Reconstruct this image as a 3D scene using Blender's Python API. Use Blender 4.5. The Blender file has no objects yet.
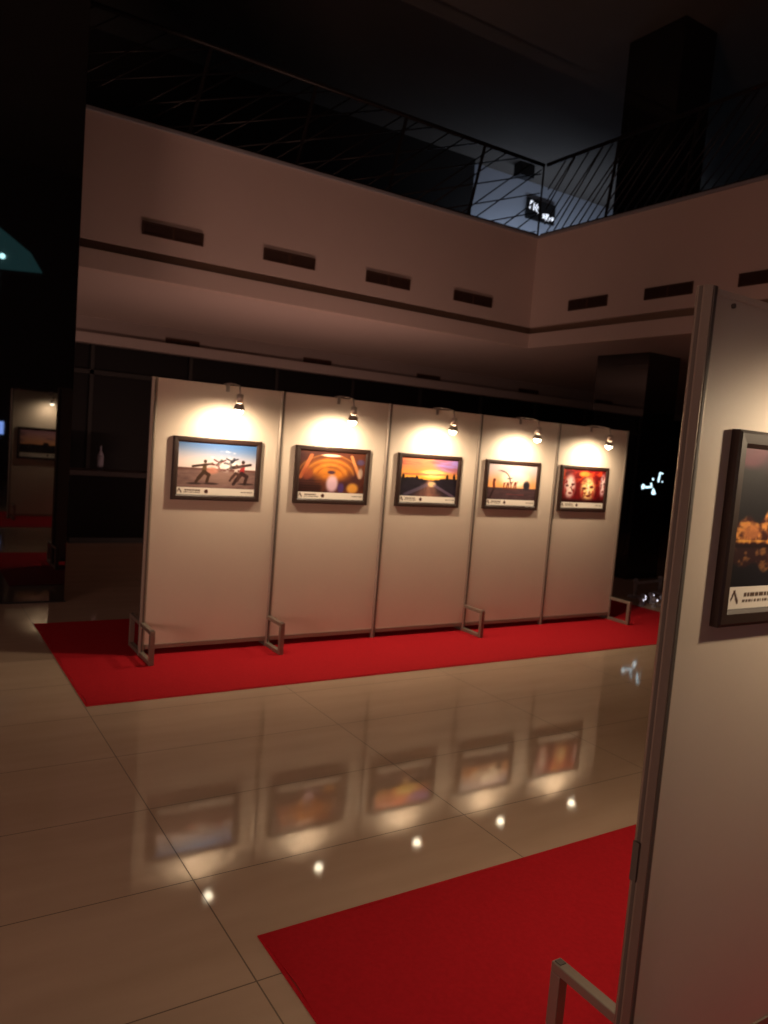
import bpy, bmesh, math, random
from mathutils import Vector, Matrix
random.seed(7)
S = bpy.context.scene
COL = S.collection
PI = math.pi

# ------------------------------------------------------------------ materials
def lin(c):
    return tuple(((v / 12.92) if v <= 0.04045 else ((v + 0.055) / 1.055) ** 2.4) for v in c)

def mat(name, col, rough=0.6, metal=0.0, spec=0.5, emit=None, estr=0.0, noise=0.0, nscale=20.0, bump=0.0, ior=1.45, coat=0.0):
    m = bpy.data.materials.new(name); m.use_nodes = True
    nt = m.node_tree; b = nt.nodes['Principled BSDF']
    b.inputs['Base Color'].default_value = (*col, 1)
    b.inputs['Roughness'].default_value = rough
    b.inputs['Metallic'].default_value = metal
    b.inputs['IOR'].default_value = ior
    b.inputs['Specular IOR Level'].default_value = spec
    if coat: b.inputs['Coat Weight'].default_value = coat
    if emit:
        b.inputs['Emission Color'].default_value = (*emit, 1)
        b.inputs['Emission Strength'].default_value = estr
    if noise or bump:
        tc = nt.nodes.new('ShaderNodeTexCoord')
        n = nt.nodes.new('ShaderNodeTexNoise'); n.inputs['Scale'].default_value = nscale
        n.inputs['Detail'].default_value = 4
        nt.links.new(tc.outputs['Object'], n.inputs['Vector'])
        if noise:
            mx = nt.nodes.new('ShaderNodeMix'); mx.data_type = 'RGBA'
            mx.inputs[6].default_value = (*[max(0, c * (1 - noise)) for c in col], 1)
            mx.inputs[7].default_value = (*[min(1, c * (1 + noise)) for c in col], 1)
            nt.links.new(n.outputs['Fac'], mx.inputs[0])
            nt.links.new(mx.outputs[2], b.inputs['Base Color'])
        if bump:
            bp = nt.nodes.new('ShaderNodeBump'); bp.inputs['Strength'].default_value = bump
            bp.inputs['Distance'].default_value = 0.002
            nt.links.new(n.outputs['Fac'], bp.inputs['Height'])
            nt.links.new(bp.outputs['Normal'], b.inputs['Normal'])
    return m

M = {}
M['board'] = mat('panel_board', (0.66, 0.565, 0.475), 0.55, noise=0.04, nscale=3)
M['alu'] = mat('anodised_aluminium', (0.30, 0.25, 0.21), 0.45, metal=0.5)
M['alu_dark'] = mat('groove_dark', (0.10, 0.085, 0.075), 0.6)
M['frame'] = mat('dark_wood_frame', (0.026, 0.011, 0.008), 0.5, noise=0.3, nscale=40)
M['strip'] = mat('caption_card', (0.80, 0.75, 0.68), 0.6)
M['ink'] = mat('caption_ink', (0.10, 0.07, 0.06), 0.7)
M['carpet'] = mat('red_carpet', (0.47, 0.011, 0.020), 0.95, spec=0.15, noise=0.16, nscale=60, bump=0.5)
M['plaster'] = mat('painted_plaster', (0.62, 0.50, 0.45), 0.7, noise=0.03, nscale=2)
M['groove'] = mat('shadow_gap_brown', (0.20, 0.13, 0.09), 0.7)
M['soffit'] = mat('soffit_paint', (0.60, 0.50, 0.46), 0.8, noise=0.05, nscale=1.0)
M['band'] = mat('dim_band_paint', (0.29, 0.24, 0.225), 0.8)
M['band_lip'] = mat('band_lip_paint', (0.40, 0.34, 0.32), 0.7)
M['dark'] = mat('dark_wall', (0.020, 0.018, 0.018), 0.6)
M['ceil_dark'] = mat('dark_ceiling', (0.11, 0.10, 0.09), 0.9, noise=0.25, nscale=0.6)
M['shop'] = mat('dark_shopfront_glass', (0.009, 0.008, 0.009), 0.5, spec=.2)
M['mirror'] = mat('polished_black_cladding', (0.006, 0.006, 0.007), 0.02, ior=2.0)
M['vent'] = mat('vent_brown', (0.075, 0.035, 0.022), 0.6)
M['vent_in'] = mat('vent_dark', (0.022, 0.010, 0.008), 0.8)
M['rail'] = mat('dark_rail_metal', (0.035, 0.030, 0.030), 0.4, metal=0.5)
M['trim_grey'] = mat('grey_coping', (0.30, 0.30, 0.32), 0.5)
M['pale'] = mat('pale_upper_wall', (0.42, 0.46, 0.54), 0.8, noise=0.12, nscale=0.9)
M['chrome'] = mat('chrome', (0.70, 0.62, 0.55), 0.38, metal=0.7)
M['lampbody'] = mat('grey_lamp_metal', (0.38, 0.34, 0.31), 0.35, metal=0.8)
M['black'] = mat('black_plastic', (0.012, 0.011, 0.012), 0.5)
M['bulb'] = mat('lit_bulb', (1, .9, .7), 0.3, emit=(1.0, 0.86, 0.62), estr=22)
M['bulb'].cycles.emission_sampling = 'NONE'
M['cyan_glow'] = mat('cyan_reflection_glow', (0.1, .1, .1), 0.3, emit=(0.62, 0.88, 1.0), estr=1.6)
M['signwhite'] = mat('lit_white_letters', (0.1, .1, .1), 0.3, emit=(0.80, 0.86, 1.0), estr=1.1)
M['floor_glint'] = mat('glint_glow', (0.1, .1, .1), 0.3, emit=(0.85, 0.82, 0.95), estr=1.6)
M['bluescreen'] = mat('blue_lit_screen', (0.02, .02, .02), 0.3, emit=(0.25, 0.42, 1.0), estr=6.0)
M['tube'] = mat('lit_tube', (0.8, .8, .8), 0.3, emit=(0.62, 0.78, 1.0), estr=6.0)
M['uplight'] = mat('soffit_fill_diffuser', (0.5, .4, .35), 0.4, emit=(1, .6, .45), estr=2.0)  # glow of the added soffit fill strips
M['teal'] = mat('lit_teal_glass', (0.02, .02, .02), 0.3, emit=(0.10, 0.34, 0.36), estr=0.45)
M['cyanlamp'] = mat('cyan_lamp', (0.1, .1, .1), 0.3, emit=(0.5, 0.95, 1.0), estr=14.0)
M['crystal'] = mat('pale_crystal', (0.30, 0.29, 0.36), 0.15)
M['greymetal'] = mat('dull_grey_metal', (0.42, 0.40, 0.44), 0.4, metal=0.2)
M['counter'] = mat('dim_counter', (0.05, 0.042, 0.042), 0.7, spec=.2)
M['counter_body'] = mat('dark_counter_body', (0.008, 0.007, 0.008), 0.8, spec=.1)

def tile_material():
    m = bpy.data.materials.new('polished_floor_tile'); m.use_nodes = True
    nt = m.node_tree; b = nt.nodes['Principled BSDF']; L = nt.links.new
    tc = nt.nodes.new('ShaderNodeTexCoord')
    sep = nt.nodes.new('ShaderNodeSeparateXYZ'); L(tc.outputs['Object'], sep.inputs[0])
    def mth(op, a, bb=None):
        n = nt.nodes.new('ShaderNodeMath'); n.operation = op
        for i, v in enumerate((a, bb)):
            if v is None: continue
            if isinstance(v, (int, float)): n.inputs[i].default_value = v
            else: L(v, n.inputs[i])
        return n.outputs[0]
    def joint(coord, off, pitch, w):
        t = mth('SUBTRACT', coord, off)
        t = mth('PINGPONG', t, pitch / 2)      # distance to the nearest joint
        return mth('LESS_THAN', t, w)
    jx = joint(sep.outputs['X'], 0.985, 1.30, 0.0026)
    jy = joint(sep.outputs['Y'], 2.665, 0.61, 0.0026)
    j = mth('MAXIMUM', jx, jy)
    n1 = nt.nodes.new('ShaderNodeTexNoise'); n1.inputs['Scale'].default_value = 1.1; n1.inputs['Detail'].default_value = 5
    mp = nt.nodes.new('ShaderNodeMapping'); mp.inputs['Scale'].default_value = (1, 5, 1)
    L(tc.outputs['Object'], mp.inputs[0]); L(mp.outputs[0], n1.inputs['Vector'])
    rmp = nt.nodes.new('ShaderNodeValToRGB')
    rmp.color_ramp.elements[0].position = .3; rmp.color_ramp.elements[0].color = (0.47, 0.345, 0.255, 1)
    rmp.color_ramp.elements[1].position = .72; rmp.color_ramp.elements[1].color = (0.54, 0.405, 0.305, 1)
    L(n1.outputs['Fac'], rmp.inputs[0])
    mx = nt.nodes.new('ShaderNodeMix'); mx.data_type = 'RGBA'
    L(j, mx.inputs[0]); L(rmp.outputs[0], mx.inputs[6]); mx.inputs[7].default_value = (0.15, 0.105, 0.075, 1)
    L(mx.outputs[2], b.inputs['Base Color'])
    r = mth('ADD', mth('MULTIPLY', j, 0.5), 0.05)
    L(r, b.inputs['Roughness'])
    b.inputs['IOR'].default_value = 1.42
    return m
M['tile'] = tile_material()

def print_material():
    m = bpy.data.materials.new('photographic_print'); m.use_nodes = True
    nt = m.node_tree; b = nt.nodes['Principled BSDF']
    a = nt.nodes.new('ShaderNodeAttribute'); a.attribute_name = 'ink'
    nt.links.new(a.outputs['Color'], b.inputs['Base Color'])
    b.inputs['Roughness'].default_value = 0.5
    b.inputs['Specular IOR Level'].default_value = 0.3
    return m
M['print'] = print_material()

# ------------------------------------------------------------------ helpers
def tag(o, label=None, cat=None, group=None, kind=None):
    if label: o['label'] = label
    if cat: o['category'] = cat
    if group: o['group'] = group
    if kind: o['kind'] = kind
    return o

def thing(name, loc, label, cat, group=None, rz=0):
    o = bpy.data.objects.new(name, None); COL.objects.link(o)
    o.location = loc; o.rotation_euler = (0, 0, rz); o.empty_display_size = 0.1
    return tag(o, label, cat, group)

class MB:
    def __init__(s): s.bm = bmesh.new()
    def box(s, x0, x1, y0, y1, z0, z1, bev=0.0):
        r = bmesh.ops.create_cube(s.bm, size=1)
        vs = r['verts']
        for v in vs:
            v.co = Vector(((x0 + x1) / 2 + v.co.x * (x1 - x0), (y0 + y1) / 2 + v.co.y * (y1 - y0), (z0 + z1) / 2 + v.co.z * (z1 - z0)))
        if bev:
            es = list({e for v in vs for e in v.link_edges})
            bmesh.ops.bevel(s.bm, geom=es, offset=bev, segments=2, affect='EDGES', profile=0.5)
        return s
    def bar(s, p, q, w, h=None, roll=Vector((0, 0, 1))):
        p = Vector(p); q = Vector(q); d = (q - p); L = d.length; d.normalize()
        up = roll if abs(d.dot(roll)) < .98 else Vector((0, 1, 0))
        a = d.cross(up).normalized(); b = a.cross(d)
        h = h or w
        r = bmesh.ops.create_cube(s.bm, size=1)
        for v in r['verts']:
            c = v.co.copy(); v.co = (p + q) / 2 + a * c.x * w + d * c.y * L + b * c.z * h
        return s
    def cyl(s, p, q, r0, r1=None, seg=16, cap=True):
        p = Vector(p); q = Vector(q); r1 = r0 if r1 is None else r1
        d = (q - p).normalized()
        up = Vector((0, 0, 1)) if abs(d.z) < .95 else Vector((1, 0, 0))
        a = d.cross(up).normalized(); b = a.cross(d)
        R0 = []; R1 = []
        for i in range(seg):
            t = 2 * PI * i / seg; o = a * math.cos(t) + b * math.sin(t)
            R0.append(s.bm.verts.new(p + o * r0)); R1.append(s.bm.verts.new(q + o * r1))
        for i in range(seg):
            j = (i + 1) % seg; f = s.bm.faces.new((R0[i], R0[j], R1[j], R1[i])); f.smooth = True
        if cap:
            s.bm.faces.new(R0[::-1]); s.bm.faces.new(R1)
        return s
    def tube(s, pts, r, seg=8):
        for p, q in zip(pts, pts[1:]): s.cyl(p, q, r, seg=seg)
        return s
    def ball(s, c, r, sub=2):
        q = bmesh.ops.create_icosphere(s.bm, subdivisions=sub, radius=r)
        for v in q['verts']: v.co += Vector(c)
        for v in q['verts']:
            for f in v.link_faces: f.smooth = True
        return s
    def prism(s, pts, y0, y1):
        """outline pts (x, z) extruded along y"""
        A = [s.bm.verts.new((x, y0, z)) for x, z in pts]; B = [s.bm.verts.new((x, y1, z)) for x, z in pts]
        n = len(pts)
        s.bm.faces.new(A); s.bm.faces.new(B[::-1])
        for i in range(n):
            s.bm.faces.new((A[i], B[i], B[(i + 1) % n], A[(i + 1) % n]))
        return s
    def build(s, name, m, parent=None, label=None):
        bmesh.ops.recalc_face_normals(s.bm, faces=s.bm.faces)
        me = bpy.data.meshes.new(name); s.bm.to_mesh(me); s.bm.free()
        me.materials.append(m)
        o = bpy.data.objects.new(name, me); COL.objects.link(o)
        if parent: o.parent = parent
        if label: o['label'] = label
        return o

def struct(name, mb, m, parent=None):
    o = mb.build(name, m, parent)
    if not parent: o['kind'] = 'structure'
    return o

# ------------------------------------------------------------------ camera
# world from camera: columns right, down, forward, from the photo's two horizontal vanishing points
Rr = [[0.8432366364628275, 0.021266415416462014, 0.5371216943134877],
      [-0.5315743071007019, -0.115494902015019, 0.8391005205807883],
      [0.07987947770171783, -0.9930803931121988, -0.08608485266422698]]
cam_d = bpy.data.cameras.new('camera'); cam = bpy.data.objects.new('camera', cam_d); COL.objects.link(cam)
mw = Matrix.Identity(4)
for i in range(3):
    mw[i][0] = Rr[i][0]; mw[i][1] = -Rr[i][1]; mw[i][2] = -Rr[i][2]
mw[2][3] = 1.64
cam.matrix_world = mw
cam_d.sensor_fit = 'VERTICAL'; cam_d.sensor_height = 36; cam_d.sensor_width = 27
cam_d.lens = 770 / 1024 * 36
cam_d.clip_start = 0.05; cam_d.clip_end = 100
cam_d.dof.use_dof = True; cam_d.dof.focus_distance = 2.6; cam_d.dof.aperture_fstop = 3.4
S.camera = cam

# ------------------------------------------------------------------ the setting
YB, XB = 9.0, 8.12          # the two inner faces of the gallery front around the atrium
XW0, XW1, YW0, YW1 = -7.0, 20.0, -7.0, 13.03
ZP = 4.94                   # top of the gallery parapet
ZC = 7.95
FZ = -0.05                  # floor level (heights are measured from the feet of the panel boards)
struct('floor', MB().box(XW0, XW1, YW0, YW1 + .3, FZ - .2, FZ), M['tile'])
struct('ceiling', MB().box(XW0, XW1 + 5, YW0, 18, ZC, ZC + .2), M['ceil_dark'])
# soffit under the gallery
b = MB(); b.box(XW0, XW1, YB + .02, YW1, 3.29, 3.5); b.box(XB + .02, XW1, YW0, YB + .02, 3.29, 3.5)
struct('ceiling_soffit', b, M['soffit'])
# gallery fronts
struct('wall_gallery_back', MB().box(XW0, XB, YB, YB + .16, 3.60, ZP - .02), M['plaster'])
struct('wall_gallery_right', MB().box(XB, XB + .16, YW0, YB + .16, 3.60, ZP - .02), M['plaster'])
b = MB(); b.box(XW0, XB + .05, YB + .05, YB + .16, 3.50, 3.60); b.box(XB + .05, XB + .16, YW0, YB + .16, 3.50, 3.60)
struct('trim_1', b, M['groove'])
b = MB(); b.box(XW0, XB, YB - .02, YB + .16, 3.285, 3.50, .006); struct('trim_2', b, M['plaster'])
b = MB(); b.box(XB - .02, XB + .16, YW0, YB - .02, 3.285, 3.50, .006); struct('trim_3', b, M['plaster'])
b = MB(); b.box(XW0, XB - .03, YB - .03, YB + .18, ZP - .02, ZP + .02, .004)
b.box(XB - .03, XB + .18, YW0, YB + .18, ZP - .02, ZP + .02, .004); struct('trim_4', b, M['trim_grey'])
# upper floor slab
b = MB(); b.box(XW0, XW1 + 5, YB + .16, 18, 4.5, 4.7); b.box(XB + .16, XW1 + 5, YW0, YB + .16, 4.5, 4.7)
struct('floor_upper', b, M['dark'])
# far lower wall: upper band, projecting lip, dark shopfront glazing with mullions
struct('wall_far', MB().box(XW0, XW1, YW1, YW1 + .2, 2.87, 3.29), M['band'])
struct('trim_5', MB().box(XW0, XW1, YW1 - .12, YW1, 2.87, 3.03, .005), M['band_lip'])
w = MB().box(XW0, XW1, YW1 + .1, YW1 + .16, FZ, 2.87)
wo = struct('window_1', w, M['shop'])
b = MB()
x = XW0
while x < XW1:
    b.box(x, x + .06, YW1 + .04, YW1 + .12, FZ, 2.87); x += 1.6
b.box(XW0, XW1, YW1 + .04, YW1 + .12, 2.40, 2.47); b.box(XW0, XW1, YW1 + .04, YW1 + .12, FZ, .12)
fr = b.build('window_frame', M['dark'], wo)
# enclosing walls
struct('wall_left', MB().box(XW0 - .2, XW0, YW0, 18, FZ, ZC), M['dark'])
struct('wall_rear', MB().box(XW0, XW1, YW0 - .2, YW0, FZ, ZC), M['dark'])
struct('wall_right', MB().box(XW1, XW1 + .2, YW0, YW1, FZ, 4.5), M['dark'])
# upper level far wall: dark left part, pale part that the tube light shines on
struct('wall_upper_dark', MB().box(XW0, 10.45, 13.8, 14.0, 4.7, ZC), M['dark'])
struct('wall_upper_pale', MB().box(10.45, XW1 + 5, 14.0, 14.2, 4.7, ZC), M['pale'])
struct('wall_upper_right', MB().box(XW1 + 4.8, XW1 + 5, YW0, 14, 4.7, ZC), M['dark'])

# ------------------------------------------------------------------ columns
def column(x0, x1, y0, y1, z1, label):
    t = thing('cladded_column', ((x0 + x1) / 2, (y0 + y1) / 2, FZ), label, 'column', 'double height columns beside the atrium')
    hx, hy = (x1 - x0) / 2, (y1 - y0) / 2
    MB().box(-hx, hx, -hy, hy, 0.0, z1 - FZ, .006).build('cladding', M['mirror'], t)
    b = MB()
    b.box(-hx - .012, hx + .012, -hy - .012, hy + .012, 0, .012)
    b.build('base_plate', M['black'], t)
    return t
column(0.25, 1.360, 7.53, 8.55, ZC, 'tall glossy black column at the left edge, reflecting a framed picture')
column(9.195, 9.90, 7.58, 8.57, ZC, 'tall dark column behind the right end of the panel row')

# ------------------------------------------------------------------ air vents
def vent(x, y, z, w, h, face, label, group):
    t = thing('air_vent', (x, y, z), label, 'air vent', group, 0 if face == 'y' else PI / 2 * 1)
    if face == 'x': t.rotation_euler = (0, 0, -PI / 2)
    fr = MB(); e = .012; d = .018
    fr.box(-w / 2, w / 2, -d, 0, h - e, h); fr.box(-w / 2, w / 2, -d, 0, 0, e)
    fr.box(-w / 2, -w / 2 + e, -d, 0, e, h - e); fr.box(w / 2 - e, w / 2, -d, 0, e, h - e)
    fr.box(-e, e, -d, 0, e, h - e)
    fr.build('vent_frame', M['vent'], t)
    MB().box(-w / 2 + e, w / 2 - e, -.004, 0, e, h - e).build('backing', M['vent_in'], t)
    n = max(4, int(h / .022))
    for s_ in (-1, 1):
        g = MB()
        xa, xb = (e, w / 2 - e) if s_ > 0 else (-w / 2 + e, -e)
        for k in range(n):
            z0 = e + (h - 2 * e) * (k + .5) / n
            g.bar((xa, -.010, z0), (xb, -.010, z0), .011, .004, Vector((0, .5, 1)).normalized())
        g.build('louvre', M['vent'], t)
    return t
GV = 'brown air vents along the gallery front'
places = ['first air vent from the left on the gallery front, beside the black column',
          'second air vent from the left on the gallery front',
          'third air vent from the left on the gallery front',
          'fourth air vent from the left, left of the gallery corner']
for i, lb in enumerate(places):
    vent(2.62 + i * 1.455, YB, 3.765, .70, .145, 'y', lb, GV)
for yc, lb in zip((7.855, 6.515, 5.19), ('first air vent right of the gallery corner',
                                   'air vent on the right gallery front, just left of the near panel post',
                                   'air vent above the near display panel at the right edge')):
    vent(XB, yc, 3.765, .72, .15, 'x', lb, GV)
for xc, lb in zip((4.05, 6.6, 9.15, 11.9), ('far dark vent under the soffit, above the left end of the panels',
                    'far dark vent under the soffit, above the second panel',
                    'far dark vent under the soffit, above the third panel',
                    'far dark vent under the soffit, next to the right column')):
    vent(xc, YW1, 3.05, .58, .085, 'y', lb, 'small dark vents on the far band under the soffit')

# ------------------------------------------------------------------ balustrade on the parapet
def balustrade(kind, label, x_range):
    zr = 1.06
    t = thing('balustrade', (0, 0, ZP + .02), label, 'railing', 'dark railings on the gallery parapet')
    def P(s, z):      # s runs along the railing
        return (s, YB + .06, z) if kind == 'y' else (XB + .06, s, z)
    a, bnd = x_range
    MB().tube([P(a, zr), P(bnd, zr)], .028, 12).build('handrail', M['rail'], t)
    MB().bar(P(a, .03), P(bnd, .03), .03).build('bottom_rail', M['rail'], t)
    n = int(abs(bnd - a) / 1.15)
    for k in range(n + (1 if kind == 'y' else 0)):
        s = a + (bnd - a) * k / n
        lean = .20 if kind == 'y' else -.12
        if k in (0, n): lean = 0
        MB().bar(P(s, .0), P(s + lean, zr - .02), .02 if k == n else .04, .02).build('post', M['rail'], t)
    rods = []
    zt = zr - .03
    def clip(s0, slope, dirn, lo, hi):
        """rod rising from (s0, .04) towards dirn; cut at the ends of the railing"""
        s1 = s0 + dirn * (zt - .04) / slope
        za, zb_ = .04, zt
        for lim in (lo, hi):
            if (s0 - lim) * (s1 - lim) < 0:
                zc = .04 + abs(lim - s0) * slope
                if (s0 < lo or s0 > hi): s0, za = lim, zc
                else: s1, zb_ = lim, zc
        if min(s0, s1) >= lo - 1e-6 and max(s0, s1) <= hi + 1e-6 and abs(s1 - s0) > .05: rods.append((P(s0, za), P(s1, zb_)))
    if kind == 'y':
        s = a - 1.2; k = 0
        while s < bnd - .15:
            clip(s, .82 if k % 3 else .36, 1, a, bnd - .05); s += .26; k += 1
    else:
        s = bnd + .9; k = 0
        while s > a + .15:
            clip(s, 1.12 + .12 * math.sin(k * 1.9), -1, a, bnd - .05); s -= .165; k += 1
    for p, q in rods[-90:]:
        MB().cyl(p, q, .010, seg=6).build('slanted_rod', M['rail'], t)
    return t
balustrade('y', 'dark railing with shallow slanted rods left of the gallery corner', (1.4, XB + .04))
balustrade('x', 'dark railing with steep slanted rods right of the gallery corner', (-1.0, YB + .0))

# hanging sign and small box in the upper gallery, tube light behind the parapet
t = thing('wall_sign', (12.59, 13.995, 7.12), 'black sign with white lit characters on the pale upper wall, behind the railing corner', 'sign')
MB().box(-.43, .45, -.06, 0, 0, .46, .008).build('sign_board', M['black'], t)
b = MB()
Yv = Vector((0, 1, 0))
b.bar((-.36, -.064, .22), (-.33, -.064, .40), .035, .008, Yv); b.bar((-.33, -.064, .40), (-.27, -.064, .38), .03, .008, Yv)
b.box(-.25, -.22, -.068, -.06, .20, .38); b.bar((-.19, -.064, .28), (-.13, -.064, .36), .03, .008, Yv); b.bar((-.19, -.064, .28), (-.10, -.064, .16), .035, .008, Yv)
b.box(-.13, -.10, -.068, -.06, .26, .32)
b.build('upper_characters', M['signwhite'], t)
b = MB()
b.box(.06, .13, -.068, -.06, .09, .19); b.box(.15, .25, -.068, -.06, .06, .21); b.box(.27, .31, -.068, -.06, .10, .15); b.box(.34, .41, -.068, -.06, .09, .17)
b.build('lower_characters', M['signwhite'], t)
t = thing('ceiling_box', (11.42, 13.3, 7.67), 'small square black box fixed under the dark upper ceiling', 'box')
MB().box(-.2, .2, -.12, .12, 0, ZC - 7.67, .01).build('housing', M['black'], t)
MB().box(-.17, .17, -.125, -.12, .03, .24).build('front_grille', M['rail'], t)

# ------------------------------------------------------------------ carpets
def carpet(x0, x1, y0, y1, label):
    t = thing('red_carpet', ((x0 + x1) / 2, (y0 + y1) / 2, FZ), label, 'carpet', 'red carpet runners under the display panels')
    hx, hy = (x1 - x0) / 2, (y1 - y0) / 2
    bm = bmesh.new()
    nx, ny = 60, 16
    V = [[None] * (ny + 1) for _ in range(nx + 1)]
    for i in range(nx + 1):
        for j in range(ny + 1):
            x = -hx + 2 * hx * i / nx; y = -hy + 2 * hy * j / ny
            ex = .006 * math.sin(j * 1.9) if i in (0, nx) else 0
            V[i][j] = bm.verts.new((x + ex, y + (.005 * math.sin(i * .8) if j in (0, ny) else 0), .006))
    for i in range(nx):
        for j in range(ny): bm.faces.new((V[i][j], V[i + 1][j], V[i + 1][j + 1], V[i][j + 1]))
    r = bmesh.ops.extrude_face_region(bm, geom=bm.faces[:])
    for v in [g for g in r['geom'] if isinstance(g, bmesh.types.BMVert)]: v.co.z = 0.0005
    mb = MB(); mb.bm.free(); mb.bm = bm
    mb.build('pile', M['carpet'], t)
    b = MB(); b.box(-hx - .012, hx + .012, -hy - .014, -hy, .0005, .004); b.box(-hx - .012, hx + .012, hy, hy + .014, .0005, .004)
    b.box(-hx - .012, -hx, -hy, hy, .0005, .004); b.box(hx, hx + .012, -hy, hy, .0005, .004)
    b.build('edge_binding', M['carpet'], t)
    return t
carpet(1.004, 7.6, 4.675, 6.72, 'long red carpet lying under the row of five display panels')
carpet(1.083, 5.4, 0.2, 2.24, 'red carpet in the lower right, under the near display panel')

# ------------------------------------------------------------------ display panels
PW = 1.005      # bay pitch
def foot_at(t, x, y=0.0):
    d, h, w = .29, .255, .036
    b = MB()
    b.box(x - w / 2, x + w / 2, y - d, y + d, .006, .006 + w * .8, .003)
    b.box(x - w / 2, x + w / 2, y - d, y + d, h - w * .8, h, .003)
    b.box(x - w / 2, x + w / 2, y - d, y - d + w, .006 + w * .8, h - w * .8, .003)
    b.box(x - w / 2, x + w / 2, y + d - w, y + d, .006 + w * .8, h - w * .8, .003)
    f = b.build('foot_frame', M['alu'], t)
    for s_ in (-1, 1):
        MB().box(x - .011, x + .011, y + s_ * d - s_ * w * .5 - .011, y + s_ * d - s_ * w * .5 + .011, h, h + .003).build('end_cap', M['alu_dark'], f)
def panel_bay(x, y, H, label, group, feet=(), last=False):
    """origin at the left post, front face towards -Y"""
    t = thing('display_panel', (x, y, FZ), label, 'display panel', group)
    H = H - FZ; zb = .085
    MB().box(.018, PW - .018, -.012, .012, zb, H - .008).build('board', M['board'], t)
    tr = MB().box(.022, PW - .022, -.0155, .0155, H - .016, H, .002).build('top_rail', M['board'], t)
    MB().box(.022, PW - .022, -.018, .018, .050, zb, .003).build('bottom_rail', M['alu'], t)
    posts = [0] + ([PW] if last else [])
    for px in posts:
        b = MB()
        # eight-sided slotted post: body, with four dark slots
        pts = [(math.cos(PI / 8 + k * PI / 4) * .024, math.sin(PI / 8 + k * PI / 4) * .024) for k in range(8)]
        A = [b.bm.verts.new((px + u, v, .006)) for u, v in pts]; B = [b.bm.verts.new((px + u, v, H + .002)) for u, v in pts]
        b.bm.faces.new(A[::-1]); b.bm.faces.new(B)
        for k in range(8): b.bm.faces.new((A[k], A[(k + 1) % 8], B[(k + 1) % 8], B[k]))
        p = b.build('post', M['alu'], t)
        s = MB()
        for dx, dy in ((0, -1), (0, 1), (-1, 0), (1, 0)):
            s.box(px + dx * .0225 - (.0045 if dx == 0 else .0012), px + dx * .0225 + (.0045 if dx == 0 else .0012),
                  dy * .0225 - (.0045 if dy == 0 else .0012), dy * .0225 + (.0045 if dy == 0 else .0012), .01, H)
        s.build('slot', M['alu_dark'], p)
    for fx in feet: foot_at(t, fx)
    return t
YR = 5.615
XR = 1.562
GP = 'white display panels of the far row'
words = ['leftmost', 'second', 'third', 'fourth', 'rightmost']
descr = ['first pale display panel from the left in the far row, holding the jumping figures picture',
         'second pale display panel from the left, holding the golden interior picture',
         'third pale display panel of the far row, holding the sunset road picture',
         'fourth pale display panel of the far row, holding the pale sunset skyline picture',
         'fifth and last pale display panel at the right end, holding the red masks picture']
feet = {0: (0.0,), 1: (0.0,), 3: (0.0,), 4: (PW,)}
for i in range(5):
    panel_bay(XR + i * PW, YR, 1.995, descr[i], GP, feet.get(i, ()), last=(i == 4))
YN = 1.165
XN = 1.588
NH = 2.065
p1 = panel_bay(XN, YN, NH, 'near display panel at the right edge, cropped by the photo', 'near display panels', (0.055,))
MB().box(-.030, -.024, -.008, .010, .67, .77).build('hook_slot', M['alu_dark'], p1)
MB().cyl((.085, -.018, NH + .02), (.085, -.012, NH + .02), .006).build('clip', M['alu_dark'], p1)
panel_bay(XN + PW, YN, NH, 'second near display panel continuing beyond the right edge', 'near display panels', (), last=True)

# ------------------------------------------------------------------ framed pictures
def mixc(a, b, t):
    t = max(0, min(1, t)); return tuple(x + (y - x) * t for x, y in zip(a, b))
def ss(e0, e1, x):
    t = max(0, min(1, (x - e0) / (e1 - e0))); return t * t * (3 - 2 * t)
def hsh(i, j, k=0):
    n = math.sin(i * 12.9898 + j * 78.233 + k * 37.7) * 43758.5453; return n - math.floor(n)
def vn(x, y, k=0):
    i, j = math.floor(x), math.floor(y); fx, fy = x - i, y - j
    fx = fx * fx * (3 - 2 * fx); fy = fy * fy * (3 - 2 * fy)
    return (hsh(i, j, k) * (1 - fx) + hsh(i + 1, j, k) * fx) * (1 - fy) + (hsh(i, j + 1, k) * (1 - fx) + hsh(i + 1, j + 1, k) * fx) * fy
def fbm(x, y, k=0): return .55 * vn(x, y, k) + .3 * vn(2 * x, 2 * y, k + 1) + .15 * vn(4 * x, 4 * y, k + 2)
def seg(u, v, a, b, w):
    ax, ay = a; bx, by = b; dx, dy = bx - ax, by - ay
    t = max(0, min(1, ((u - ax) * dx + (v - ay) * dy) / (dx * dx + dy * dy + 1e-9)))
    d = math.hypot((u - ax - t * dx) , (v - ay - t * dy)); return 1 - ss(w * .6, w, d)
def blob(u, v, cx, cy, rx, ry): return 1 - ss(.5, 1.1, math.hypot((u - cx) / rx, (v - cy) / ry))
ASP = 1.62
def fig(u, v, c, x, y, s, pose, colb, coll=None):
    """small painted figure: pose = list of limb segments relative to the hips"""
    coll = coll or colb
    for kind, a, b, w in pose:
        m = seg((u - x) * ASP / s, (v - y) / s, a, b, w)
        c = mixc(c, colb if kind == 't' else coll, m)
    return c
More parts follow.
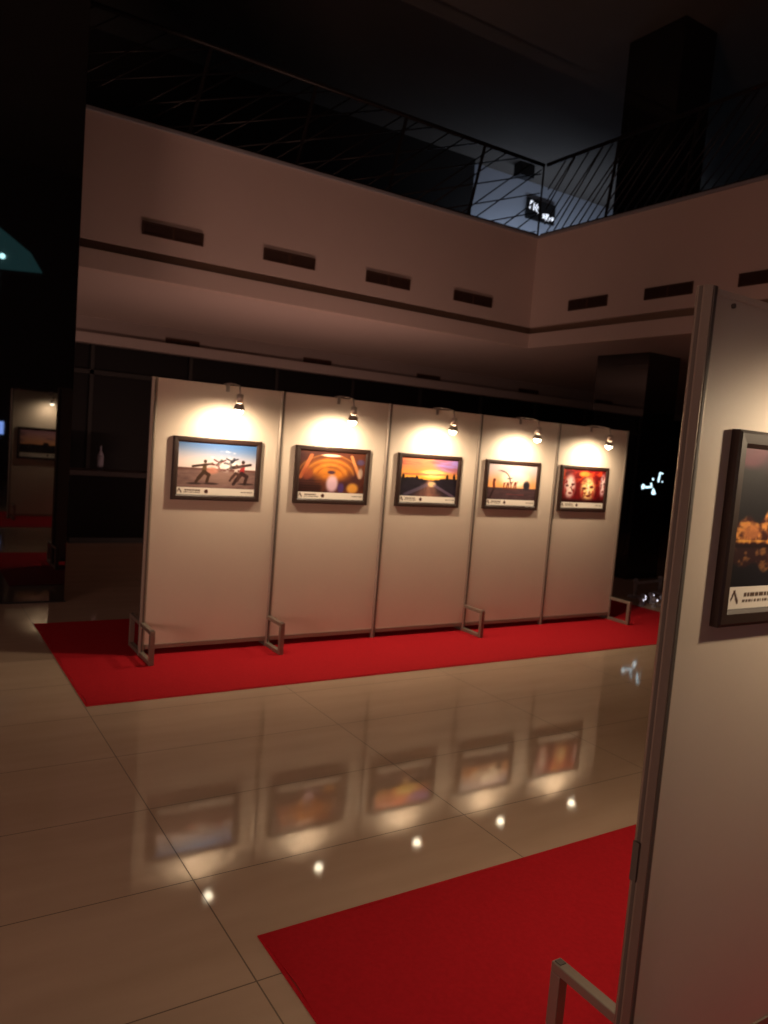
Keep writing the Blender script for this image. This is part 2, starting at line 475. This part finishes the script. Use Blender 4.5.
def art_jump(u, v):          # figures leaping on a plain under a blue sky
    sky = mixc((.92, .86, .86), (.27, .42, .64), ss(.48, 1.02, v + .10 * (u - .5)))
    c = sky
    c = mixc(c, (.97, .95, .95), .95 * ss(.38, .55, fbm(u * 7, v * 8, 3)) * blob(u + .22 * (fbm(u * 11, v * 9, 5) - .5), v + .40 * (fbm(v * 9, u * 12, 6) - .5), .57, .60, .19, .26))
    g = mixc((.58, .46, .44), (.40, .31, .30), fbm(u * 9, v * 26, 1))
    g = mixc(g, (.62, .50, .46), .5 * blob(u, v, .55, .25, .35, .18))
    c = mixc(c, (.42, .28, .26), ss(.45, .43, v)); c = mixc(c, g, ss(.41, .38, v))
    c = mixc(c, (.80, .52, .44), .75 * blob(u, v, .43, .40, .10, .10))
    man = [('t', (0, .02), (.02, .26), .10), ('l', (.03, .41), (.03, .43), .075), ('l', (0, 0), (-.20, -.28), .09), ('l', (-.2, -.28), (-.28, -.42), .07),
           ('l', (0, 0), (.18, -.12), .09), ('l', (.18, -.12), (.12, -.40), .07), ('l', (0, .28), (-.42, .20), .06), ('l', (.02, .28), (.30, .34), .06)]
    c = fig(u, v, c, .33, .36, .55, man, (.36, .27, .17), (.24, .16, .12))
    c = fig(u, v, c, .82, .36, .60, man, (.62, .14, .16), (.20, .12, .12))
    c = fig(u, v, c, .74, .36, .42, man, (.80, .74, .72), (.28, .18, .16))
    leap = [('t', (0, 0), (.14, .18), .11), ('t', (.2, .28), (.2, .29), .09), ('l', (0, 0), (-.30, .03), .07), ('l', (0, 0), (.10, -.22), .07), ('l', (.12, .16), (.4, .3), .05), ('l', (.1, .14), (-.2, .3), .05)]
    c = fig(u, v, c, .50, .52, .40, leap, (.30, .36, .36), (.42, .22, .22))
    c = fig(u, v, c, .66, .56, .40, leap, (.22, .24, .30), (.20, .18, .22))
    c = mixc(c, (.90, .88, .88), .5 * ss(.5, .62, fbm(u * 16, v * 18, 9)) * blob(u, v, .60, .55, .26, .22))
    for x0 in (.22, .42, .88): c = mixc(c, (.18, .12, .12), .8 * blob(u, v, x0, .08 + .08 * x0 * .5, .12, .03))
    return c
def art_gold(u, v):          # warm vaulted interior
    c = mixc((.20, .10, .14), (.42, .22, .12), fbm(u * 6, v * 5, 11))
    arch = blob(u, v, .46, .58, .42, .34)
    c = mixc(c, (.86, .52, .16), arch * (.45 + .5 * fbm(u * 8, v * 8, 12)))
    for k in range(6):
        r = .20 + .055 * k; d = abs(math.hypot((u - .46), (v - .40) * .9) - r)
        c = mixc(c, (.95, .66, .30) if k % 2 else (.34, .14, .10), .30 * (1 - ss(.006, .02, d)) * ss(.40, .5, v))
    c = mixc(c, (1, .82, .72), blob(u, v, .47, .91, .18, .035))
    c = mixc(c, (.82, .46, .28), .8 * seg(u, v, (.02, .35), (.17, .90), .035)); c = mixc(c, (.86, .56, .34), .8 * seg(u, v, (.78, .92), (.92, .40), .03))
    c = mixc(c, (.30, .26, .42), .8 * blob(u, v, .93, .78, .08, .09))
    c = mixc(c, (.72, .66, .62), .7 * blob(u, v, .93, .50, .05, .16))
    c = mixc(c, (.60, .28, .18), .7 * blob(u, v, .12, .45, .10, .18))
    c = mixc(c, (.85, .72, .80), .9 * blob(u, v, .50, .22, .11, .26)); c = mixc(c, (.22, .14, .24), .85 * blob(u, v, .48, .50, .07, .05))
    c = mixc(c, (.28, .20, .44), .9 * blob(u, v, .64, .12, .06, .16)); c = mixc(c, (.88, .62, .26), .9 * blob(u, v, .82, .12, .11, .16))
    c = mixc(c, (.16, .07, .07), .8 * ss(.26, .10, v) * ss(.38, .30, u))
    for k in range(4): c = mixc(c, (.10, .05, .05), .8 * (1 - ss(.004, .010, abs(v - .10 - .06 * k))) * ss(.36, .30, u))
    return c
def art_sunset(u, v):        # sunset over a wet road
    h = .46 + .03 * math.sin(u * 9) + .02 * vn(u * 30, 1, 5)
    sky = mixc((1.0, .72, .26), (.86, .50, .36), ss(.5, .95, v + .15 * fbm(u * 4, v * 7, 21)))
    sky = mixc(sky, (.56, .46, .72), blob(u, v, .88, .92, .36, .30)); sky = mixc(sky, (1, .93, .55), blob(u, v, .56, .60, .26, .13))
    sky = mixc(sky, (.60, .30, .28), .6 * ss(.5, .7, fbm(u * 3 + v * 3, v * 12, 22)))
    gnd = mixc((.17, .14, .20), (.08, .06, .09), fbm(u * 6, v * 9, 23))
    road = 1 - ss(.0, 1.0, abs(u - .50) / (.05 + .75 * (h - v)))
    gnd = mixc(gnd, (.72, .50, .42), road * (.5 + .5 * fbm(u * 20, v * 5, 24))); gnd = mixc(gnd, (.98, .82, .60), .9 * blob(u, v, .55, .33, .09, .09))
    gnd = mixc(gnd, (.50, .42, .52), .6 * seg(u, v, (.6, .3), (.95, .02), .04)); gnd = mixc(gnd, (.42, .38, .48), .6 * seg(u, v, (.45, .3), (.10, .04), .05))
    c = mixc(gnd, sky, ss(h - .012, h + .012, v))
    for tx, th in ((.82, .10), (.95, .12), (.04, .08), (.28, .05)): c = mixc(c, (.10, .05, .05), blob(u, v, tx, h + th * .3, .03, th))
    return c
def art_skyline(u, v):       # pale sunset, silhouettes, an arch and a block
    sky = mixc((.98, .66, .38), (.76, .70, .72), ss(.35, .95, v + .12 * abs(u - .4))); sky = mixc(sky, (.98, .93, .86), .9 * blob(u, v, .55, .60, .35, .30))
    g = mixc((.34, .25, .27), (.24, .17, .19), fbm(u * 10, v * 22, 31)); g = mixc(g, (.60, .22, .24), .5 * seg(u, v, (.4, .16), (.75, .15), .012))
    c = mixc(g, sky, ss(.33, .35, v))
    ring = math.hypot((u - .22) * 1.3, v - .52)
    c = mixc(c, (.28, .22, .26), .9 * (1 - ss(.012, .024, abs(ring - .30))) * ss(.10, .25, u - .05) * ss(.45, .52, v))
    c = mixc(c, (.28, .22, .26), .9 * seg(u, v, (.40, .60), (.48, .62), .02))
    c = mixc(c, (.15, .13, .17), blob(u, v, .80, .42, .085, .16) if abs(u - .8) < .085 else 0)
    for k, x in enumerate((.33, .38, .43, .48, .53, .58)):
        hh = .13 + .05 * hsh(k, 3)
        c = mixc(c, (.45, .17, .10), .9 * seg(u, v, (x, .30), (x + .02 * math.sin(k * 2), .33 + hh), .016))
        c = mixc(c, (.45, .17, .10), .8 * seg(u, v, (x, .30 + hh * .8), (x + .035, .36 + hh), .010))
    c = mixc(c, (.40, .16, .12), seg(u, v, (.12, .50), (.13, .33), .03)); c = mixc(c, (.40, .16, .12), blob(u, v, .13, .55, .035, .05))
    c = mixc(c, (.16, .08, .10), seg(u, v, (.13, .30), (.06, .04), .022))
    return c
def art_masks(u, v):         # painted masks on red
    c = mixc((.50, .05, .07), (.24, .03, .04), fbm(u * 8, v * 7, 41)); c = mixc(c, (.78, .28, .12), .7 * ss(.5, .75, fbm(u * 9, v * 9, 42)) * ss(.4, .7, v))
    def mask(c, x, y, w, h, col, k):
        m = blob(u, v, x, y, w, h)
        c = mixc(c, col, m * ss(.30, .55, fbm(u * 12, v * 12, k) + .18))
        for sx in (-1, 1): c = mixc(c, (.22, .05, .05), .85 * blob(u, v, x + sx * w * .42, y + h * (.10 + .05 * sx), w * .30, h * .11)); c = mixc(c, (.60, .10, .08), .6 * blob(u, v, x + sx * w * .62, y - h * .30, w * .18, h * .30))
        c = mixc(c, (.40, .05, .05), .9 * blob(u, v, x + w * .1, y - h * .48, w * .34, h * .10)); c = mixc(c, (.95, .88, .80), .8 * seg(u, v, (x, y + h * .25), (x + w * .1, y - h * .28), w * .12))
        c = mixc(c, (.30, .05, .06), .65 * ss(.58, .7, fbm(u * 22, v * 16, k + 9)) * m)
        return c
    c = mask(c, .17, .48, .15, .42, (.88, .76, .74), 43); c = mask(c, .60, .42, .20, .44, (.95, .78, .52), 44); c = mask(c, .95, .55, .08, .40, (.86, .72, .74), 45)
    c = mixc(c, (.88, .62, .22), .7 * blob(u, v, .50, .88, .16, .10))
    c = mixc(c, (.12, .03, .04), .75 * ss(.16, .04, v))
    return c
def art_night(u, v):         # city by night over water
    c = mixc((.07, .06, .08), (.11, .10, .14), fbm(u * 3, v * 3, 51)); c = mixc(c, (.42, .20, .28), blob(u, v, .04, .96, .16, .12)); c = mixc(c, (.24, .14, .20), .6 * blob(u, v, .3, .9, .25, .12))
    d = abs(v - .30)
    hh = .16 + .14 * vn(u * 14, 0, 52) if v > .30 else .12 + .10 * vn(u * 14, 0, 52)
    m = 1 - ss(hh * .8, hh, d)
    lit = fbm(u * 26, v * 24, 53)
    c = mixc(c, mixc((.26, .10, .10), (.92, .62, .32), ss(.4, .75, lit)), m * (.95 if v > .30 else .55))
    c = mixc(c, (.80, .50, .30), .8 * blob(u, v, .10, .40, .07, .07)); c = mixc(c, (.62, .40, .48), .7 * blob(u, v, .30, .48, .07, .10)); c = mixc(c, (.10, .03, .05), .9 * (1 - ss(.008, .02, d)))
    c = mixc(c, (.95, .70, .30), .8 * (1 - ss(.003, .009, abs(v - .335))) * (.5 + .5 * vn(u * 40, 2, 5)))
    return c
def art_dusk(u, v):          # dusk sea with a dark low silhouette
    c = mixc((.92, .66, .48), (.60, .44, .50), ss(.3, 1, v)); c = mixc(c, (.45, .32, .38), .6 * ss(.5, .7, fbm(u * 3, v * 12, 61)))
    hh = .34 + .05 * vn(u * 9, 0, 62) + .12 * blob(u, 0, .42, 0, .08, 1)
    return mixc((.07, .05, .06), c, ss(hh - .02, hh + .02, v)) if v > .14 else (.12, .08, .08)
def grid_print(w, h, fn, parent, y, x0, z0, nx=150, ny=90):
    vs = []; cs = []
    for j in range(ny + 1):
        for i in range(nx + 1):
            vs.append((x0 + w * i / nx, y, z0 + h * j / ny)); cs.extend((*lin(fn(i / nx, j / ny)), 1.0))
    fs = []
    for j in range(ny):
        for i in range(nx):
            a = j * (nx + 1) + i; fs.append((a, a + 1, a + nx + 2, a + nx + 1))
    me = bpy.data.meshes.new('print'); me.from_pydata(vs, [], fs); me.update()
    at = me.color_attributes.new('ink', 'FLOAT_COLOR', 'POINT'); at.data.foreach_set('color', cs)
    me.materials.append(M['print'])
    o = bpy.data.objects.new('print', me); COL.objects.link(o); o.parent = parent
    return o
def picture(x, y, z, fn, label, W=.69, H=.468, bw=.040, D=.026, back=False, res=(150, 90), group='framed photographs on the display panels'):
    """origin at the bottom-left corner on the panel face; faces -Y (or +Y when back)"""
    t = thing('framed_picture', (x, y, z), label, 'picture', group, PI if back else 0)
    b = MB()
    # mitred moulding with a stepped, sloping face
    prof = [(0, 0), (0, D), (bw * .18, D + .004), (bw * .72, D + .002), (bw, D - .006), (bw, 0)]
    ring = []
    for px, d in prof:
        ring.append([b.bm.verts.new((px, -d, px)), b.bm.verts.new((W - px, -d, px)), b.bm.verts.new((W - px, -d, H - px)), b.bm.verts.new((px, -d, H - px))])
    n = len(ring)
    for k in range(n):
        A, B = ring[k], ring[(k + 1) % n]
        for c_ in range(4): b.bm.faces.new((A[c_], A[(c_ + 1) % 4], B[(c_ + 1) % 4], B[c_]))
    b.build('frame', M['frame'], t)
    e = bw * .98
    MB().box(e, W - e, -.012, -.002, e, H - e).build('backing_board', M['alu_dark'], t)
    iw, ih = W - 2 * e, H - 2 * e
    grid_print(iw, ih * .86, fn, t, -.0165, e, e + ih * .14, *res)
    random.seed(int(x * 100))
    marks = []                      # illegible lines of small print: (u0, u1, v0, v1)
    a = .10
    while a < .27:
        w_ = random.uniform(.012, .03); marks.append((a, a + w_, .54, .72)); a += w_ + .004
    a = .09
    while a < .29:
        w_ = random.uniform(.008, .02); marks.append((a, a + w_, .28, .38)); a += w_ + .005
    a = .82
    while a < .96:
        w_ = random.uniform(.012, .025); marks.append((a, a + w_, .46, .60)); a += w_ + .005
    sa = iw / (ih * .14)
    def strip(u, v):
        c = (.91, .88, .84); k = (.33, .25, .20)
        for m in marks:
            if m[0] <= u <= m[1] and m[2] <= v <= m[3]: return k
        if math.hypot((u - .37) * sa, v - .5) < .28: return (.30, .16, .14)
        if seg(u * sa, v, (.015 * sa, .42), (.032 * sa, .78), .07) > .5 or seg(u * sa, v, (.032 * sa, .78), (.058 * sa, .30), .10) > .5: return (.28, .17, .12)
        return c
    cs = grid_print(iw, ih * .14, strip, t, -.0165, e, e, 260, 16)
    cs.name = 'caption_strip'; cs.data.name = 'caption_strip'; cs['label'] = 'pale strip with small print'
    return t
arts = [(1.712, art_jump, 'framed picture of leaping figures under blue sky, on the leftmost far panel'),
        (2.700, art_gold, 'framed picture of a golden arched interior, on the second far panel'),
        (3.682, art_sunset, 'framed picture of an orange and purple sunset over a road, on the third far panel'),
        (4.665, art_skyline, 'framed picture of silhouettes against a pale sunset sky, on the fourth far panel'),
        (5.640, art_masks, 'framed picture of pale painted masks on red, on the last far panel')]
yf = YR - .0125
for (x, fn, lb) in arts:
    picture(x, yf, 1.122, fn, lb)
yn = YN - .0125
picture(1.728, yn, 1.256, art_night, 'large dark framed night skyline picture on the near panel at the right edge', W=.72, H=.492, bw=.044, D=.022, res=(220, 130), group='pictures on the near panels')
picture(1.716 + PW, yn, 1.256, art_sunset, 'framed picture on the second near panel beyond the right edge', W=.72, H=.492, bw=.055, group='pictures on the near panels')
picture(2.44, YN + .0125, .95, art_dusk, 'framed dusk picture on the back of the near panel, seen mirrored in the black column', W=.76, H=.52, back=True, group='pictures on the near panels')
picture(2.44 + PW, YN + .0125, .95, art_skyline, 'framed picture on the back of the second near panel', W=.76, H=.52, back=True, group='pictures on the near panels')

# ------------------------------------------------------------------ arm spotlights
def spotlight(x, y, z, s_, arm, power, label, group, head=.0):
    """x, y, z: top of the panel; s_ = -1 lamps over the front, +1 over the back"""
    t = thing('arm_spotlight', (x, y, z), label, 'spotlight', group)
    b = MB(); b.box(-.014, .014, -.026, .026, .002, .014, .002)
    b.box(-.014, .014, s_ * .026 - .003, s_ * .026 + .003, -.05, .014, .001)
    b.box(-.014, .014, -s_ * .026 - .003, -s_ * .026 + .003, -.035, .014, .001)
    b.build('clamp', M['lampbody'], t)
    ya = s_ * arm
    b = MB(); b.tube([(0, 0, .012), (0, s_ * .05, .012), (0, ya * .6, .004), (0, ya - s_ * .02, -.012), (0, ya, -.075)], .006)
    b.build('arm', M['lampbody'], t)
    d = Vector((0, -s_ * .10, -1)).normalized()
    p = Vector((0, ya, -.085))
    b = MB(); b.ball(p, .018); b.cyl(p - d * .012, p + d * .050, .024, .026, 20)
    b.build('lamp_holder', M['chrome'], t)
    b = MB(); b.cyl(p + d * .052, p + d * .098, .027, .043, 24, cap=False); b.cyl(p + d * .052, p + d * .098, .024, .040, 24, cap=False)
    b.build('reflector', M['chrome'], t)
    q = p + d * .094
    b = MB(); b.ball(q + d * .006, .034, 3)
    b.build('bulb', M['bulb'], t)
    ld = bpy.data.lights.new('spot_lamp', 'SPOT'); ld.energy = power; ld.color = (1.0, 0.76, 0.50)
    ld.spot_size = math.radians(176); ld.spot_blend = .7; ld.shadow_soft_size = .028
    lo = bpy.data.objects.new('spot_lamp', ld); COL.objects.link(lo); lo.parent = t
    d2 = Vector((0, -s_ * .62, -1)).normalized()
    lo.location = q + d * .05 + Vector((0, -s_ * .012, 0))
    lo.rotation_euler = (d2).to_track_quat('-Z', 'Y').to_euler()
    return t
LX = [2.100, 3.055, 4.055, 5.045, 6.015]
wd = ['first', 'second', 'third', 'fourth', 'fifth']
for i, lx in enumerate(LX):
    spotlight(lx, YR, 1.995, -1, .285, 27, 'small lit arm spotlight over the %s far panel from the left' % wd[i], 'arm spotlights along the far row')
spotlight(XN + .60, YN, NH, -1, .36, 19, 'lit arm spotlight over the near panel, beyond the right edge', 'arm spotlights on the near panels')
spotlight(XN + .60 + PW, YN, NH, -1, .36, 19, 'lit arm spotlight over the second near panel', 'arm spotlights on the near panels')
spotlight(XN + .56, YN, NH - .0, 1, .27, 25, 'lit arm spotlight on the back of the near panel, seen mirrored in the black column', 'arm spotlights on the near panels')
spotlight(XN + .56 + PW, YN, NH - .0, 1, .27, 25, 'lit arm spotlight on the back of the second near panel', 'arm spotlights on the near panels')

# ------------------------------------------------------------------ things in the dark behind
# reflected glow in the right column, built as glowing shapes on a plate
t = thing('sign_reflection', (9.545, 7.575, 1.24), 'small cyan white reflection in the dark right column, added as glowing shapes', 'sign')
MB().box(-.32, .34, -.03, 0, -.02, .38, .004).build('sign_board', M['mirror'], t)
b = MB()
b.bar((.10, -.033, .18), (.12, -.033, .31), .035, .006, Vector((0, 1, 0))); b.bar((.11, -.033, .32), (.19, -.033, .31), .02, .006, Vector((0, 1, 0))); b.box(.18, .20, -.036, -.03, .18, .20)
b.box(-.04, -.01, -.036, -.03, .20, .235)
b.build('upper_characters', M['cyan_glow'], t)
b = MB()
b.prism([(-.27, .10), (-.24, .14), (-.19, .12), (-.20, .07), (-.25, .06)], -.036, -.03)
b.bar((-.18, -.033, .09), (-.05, -.033, .10), .03, .006, Vector((0, 1, 0))); b.bar((-.06, -.033, .16), (-.04, -.033, .09), .03, .006, Vector((0, 1, 0)))
b.prism([(-.03, .0), (.0, .09), (.04, .05), (.07, .0), (.02, -.015)], -.036, -.03)
b.build('lower_characters', M['cyan_glow'], t)
# low barrier; floor glints beside it built as globes with glowing balls
t = thing('low_barrier', (8.09, 6.5, FZ), 'low dull grey metal barrier standing before the dark right column', 'barrier')
dx = Vector((.62, .10, 0))
for k in (0, 1):
    p = dx * k
    MB().cyl((p.x, p.y, .0), (p.x, p.y, .02), .09, .08, 20).cyl((p.x, p.y, .02), (p.x, p.y, .20), .022).ball((p.x, p.y, .215), .035).build('post', M['greymetal'], t)
MB().bar((0, 0, .18), tuple(dx + Vector((0, 0, .18))), .03, .03).build('rail', M['greymetal'], t)
random.seed(3)
for k in range(9):
    px, py = [(7.66, 6.05), (7.86, 6.19), (7.95, 6.12), (8.05, 6.22), (7.80, 5.97), (7.90, 5.90), (8.02, 5.88), (8.02, 6.02), (7.76, 6.10)][k]
    g = thing('glint_ornament', (px, py, FZ), 'small glass globe with a glowing glint added, on the floor by the low barrier', 'ornament', 'glinting floor globes by the low barrier')
    MB().cyl((0, 0, 0), (0, 0, .02), .03, .025, 12).cyl((0, 0, .02), (0, 0, .05), .012, .012, 8).build('stand', M['greymetal'], g)
    r = random.uniform(.026, .046)
    MB().ball((0, 0, .05 + r), r, 2).build('glass_globe', M['crystal'], g)
    MB().ball((r * .3, -r * .75, .05 + r), r * .45, 1).build('glint_ball', M['floor_glint'], g)
# dim counter with a bottle in the dark, left of the panel row
t = thing('kiosk_counter', (2.55, 11.4, FZ), 'barely visible dark counter behind, between black column and panels', 'counter')
b = MB(); b.box(-.55, .60, -.25, .25, 0.08, .95, .01); b.build('counter_body', M['counter_body'], t)
MB().box(-.60, .65, -.30, .30, .95, 1.02, .008).build('counter_top', M['counter'], t)
MB().box(-.5, .55, -.20, .22, 0, .08).build('plinth', M['dark'], t)
t = thing('bottle', (2.45, 11.35, 1.02 + FZ), 'dim pale bottle standing on the dark counter', 'bottle')
MB().cyl((0, 0, 0), (0, 0, .20), .045, .045).cyl((0, 0, .20), (0, 0, .27), .045, .016).cyl((0, 0, .27), (0, 0, .34), .016).build('glass_body', M['crystal'], t)
MB().cyl((0, 0, .34), (0, 0, .37), .018).build('cap', M['black'], t)
# behind the photographer, seen only mirrored in the black column
t = thing('teal_light_panel', (2.30, -4.5, 5.22), 'dim teal lit glass panel reflected high at the left edge of the black column', 'light')
MB().box(-.6, .5, -.05, 0, -.42, .75, .01).build('casing', M['black'], t)
b = MB(); b.prism([(-.58, -.38), (.46, -.30), (.20, .10), (-.58, .62)], 0, .006); b.build('glass', M['teal'], t)
MB().ball((-.38, .03, -.08), .06).build('lamp', M['cyanlamp'], t)
b = MB(); b.tube([(-.4, -.03, -.42), (-.4, -.03, -5.27)], .03); b.box(-.6, -.2, -.2, .2, -5.27, -5.24); b.build('stand', M['black'], t)
t = thing('monitor', (1.95, -5.2, 1.15), 'blue lit monitor mirrored at the left edge of the black column', 'screen')
MB().box(-.30, .22, -.03, 0, 0, .36, .01).build('bezel', M['black'], t)
MB().box(-.28, .20, 0, .004, .03, .33).build('screen', M['bluescreen'], t)
MB().cyl((0, -.02, -1.2), (0, -.02, 0), .03).cyl((0, -.02, -1.2), (0, -.02, -1.17), .2).build('stand', M['black'], t)
# fluorescent fitting on the upper level, hidden low behind the parapet
def area(name, loc, target, sx, sy, power, col, parent=None):
    ld = bpy.data.lights.new(name, 'AREA'); ld.shape = 'RECTANGLE'; ld.size = sx; ld.size_y = sy; ld.energy = power; ld.color = col
    lo = bpy.data.objects.new(name, ld); COL.objects.link(lo); lo.location = loc
    lo.rotation_euler = (Vector(target) - Vector(loc)).to_track_quat('-Z', 'Y').to_euler()
    return lo
area('gallery_light', (12.8, 12.9, 5.6), (12.8, 14.0, 6.6), 4.0, .2, 34, (0.72, 0.82, 1.0))
# added warm fill lights, with no fitting seen: one overhead, two areas out of frame
def down(loc, power, col, r=.25):
    ld = bpy.data.lights.new('fill_downlight', 'SPOT'); ld.energy = power; ld.color = col; ld.spot_size = math.radians(150); ld.spot_blend = 1; ld.shadow_soft_size = r
    lo = bpy.data.objects.new('fill_downlight', ld); COL.objects.link(lo); lo.location = loc
    return lo
down((-1.0, -1.5, 7.6), 60, (1.0, .62, .45))
area('hall_fill', (-.6, -6.0, 3.2), (4.0, 9, 3.8), 4.0, 2.2, 14, (1.0, .58, .46))  # unseen fill from behind the camera, added
area('aisle_fill', (-4.3, 1.2, 1.3), (3.5, 7.5, 2.8), 2.4, 1.6, 98, (1.0, .57, .44))  # unseen fill from the left, added to brighten floor and gallery front
for ux in (3.6, 5.3):  # two added strips brighten the soffit; no such fittings are known there
    t = thing('soffit_fill_light', (ux, 7.45, FZ), 'added fill light for the soffit, unseen behind the far panel row, %s one' % ('left' if ux < 4 else 'right'), 'fill light', 'added soffit fill lights behind the far row')
    MB().box(-.55, .55, -.06, .06, 0, .07, .006).build('housing', M['black'], t)
    MB().box(-.52, .52, -.04, .04, .07, .074).build('diffuser', M['uplight'], t)
    lo = area('soffit_fill_lamp', (0, .0, .09), (0, 3.0, 3.2), 1.0, .07, 17, (1.0, .56, .43)); lo.parent = t; lo.data.spread = math.radians(125)

w = bpy.data.worlds.new('world'); S.world = w; w.use_nodes = True
w.node_tree.nodes['Background'].inputs[0].default_value = (0.5, 0.42, 0.45, 1)
w.node_tree.nodes['Background'].inputs[1].default_value = 0.01

S.view_settings.view_transform = 'Standard'; S.view_settings.look = 'None'
S.view_settings.exposure = 0.0; S.view_settings.gamma = 1.0; S.view_settings.use_curve_mapping = False
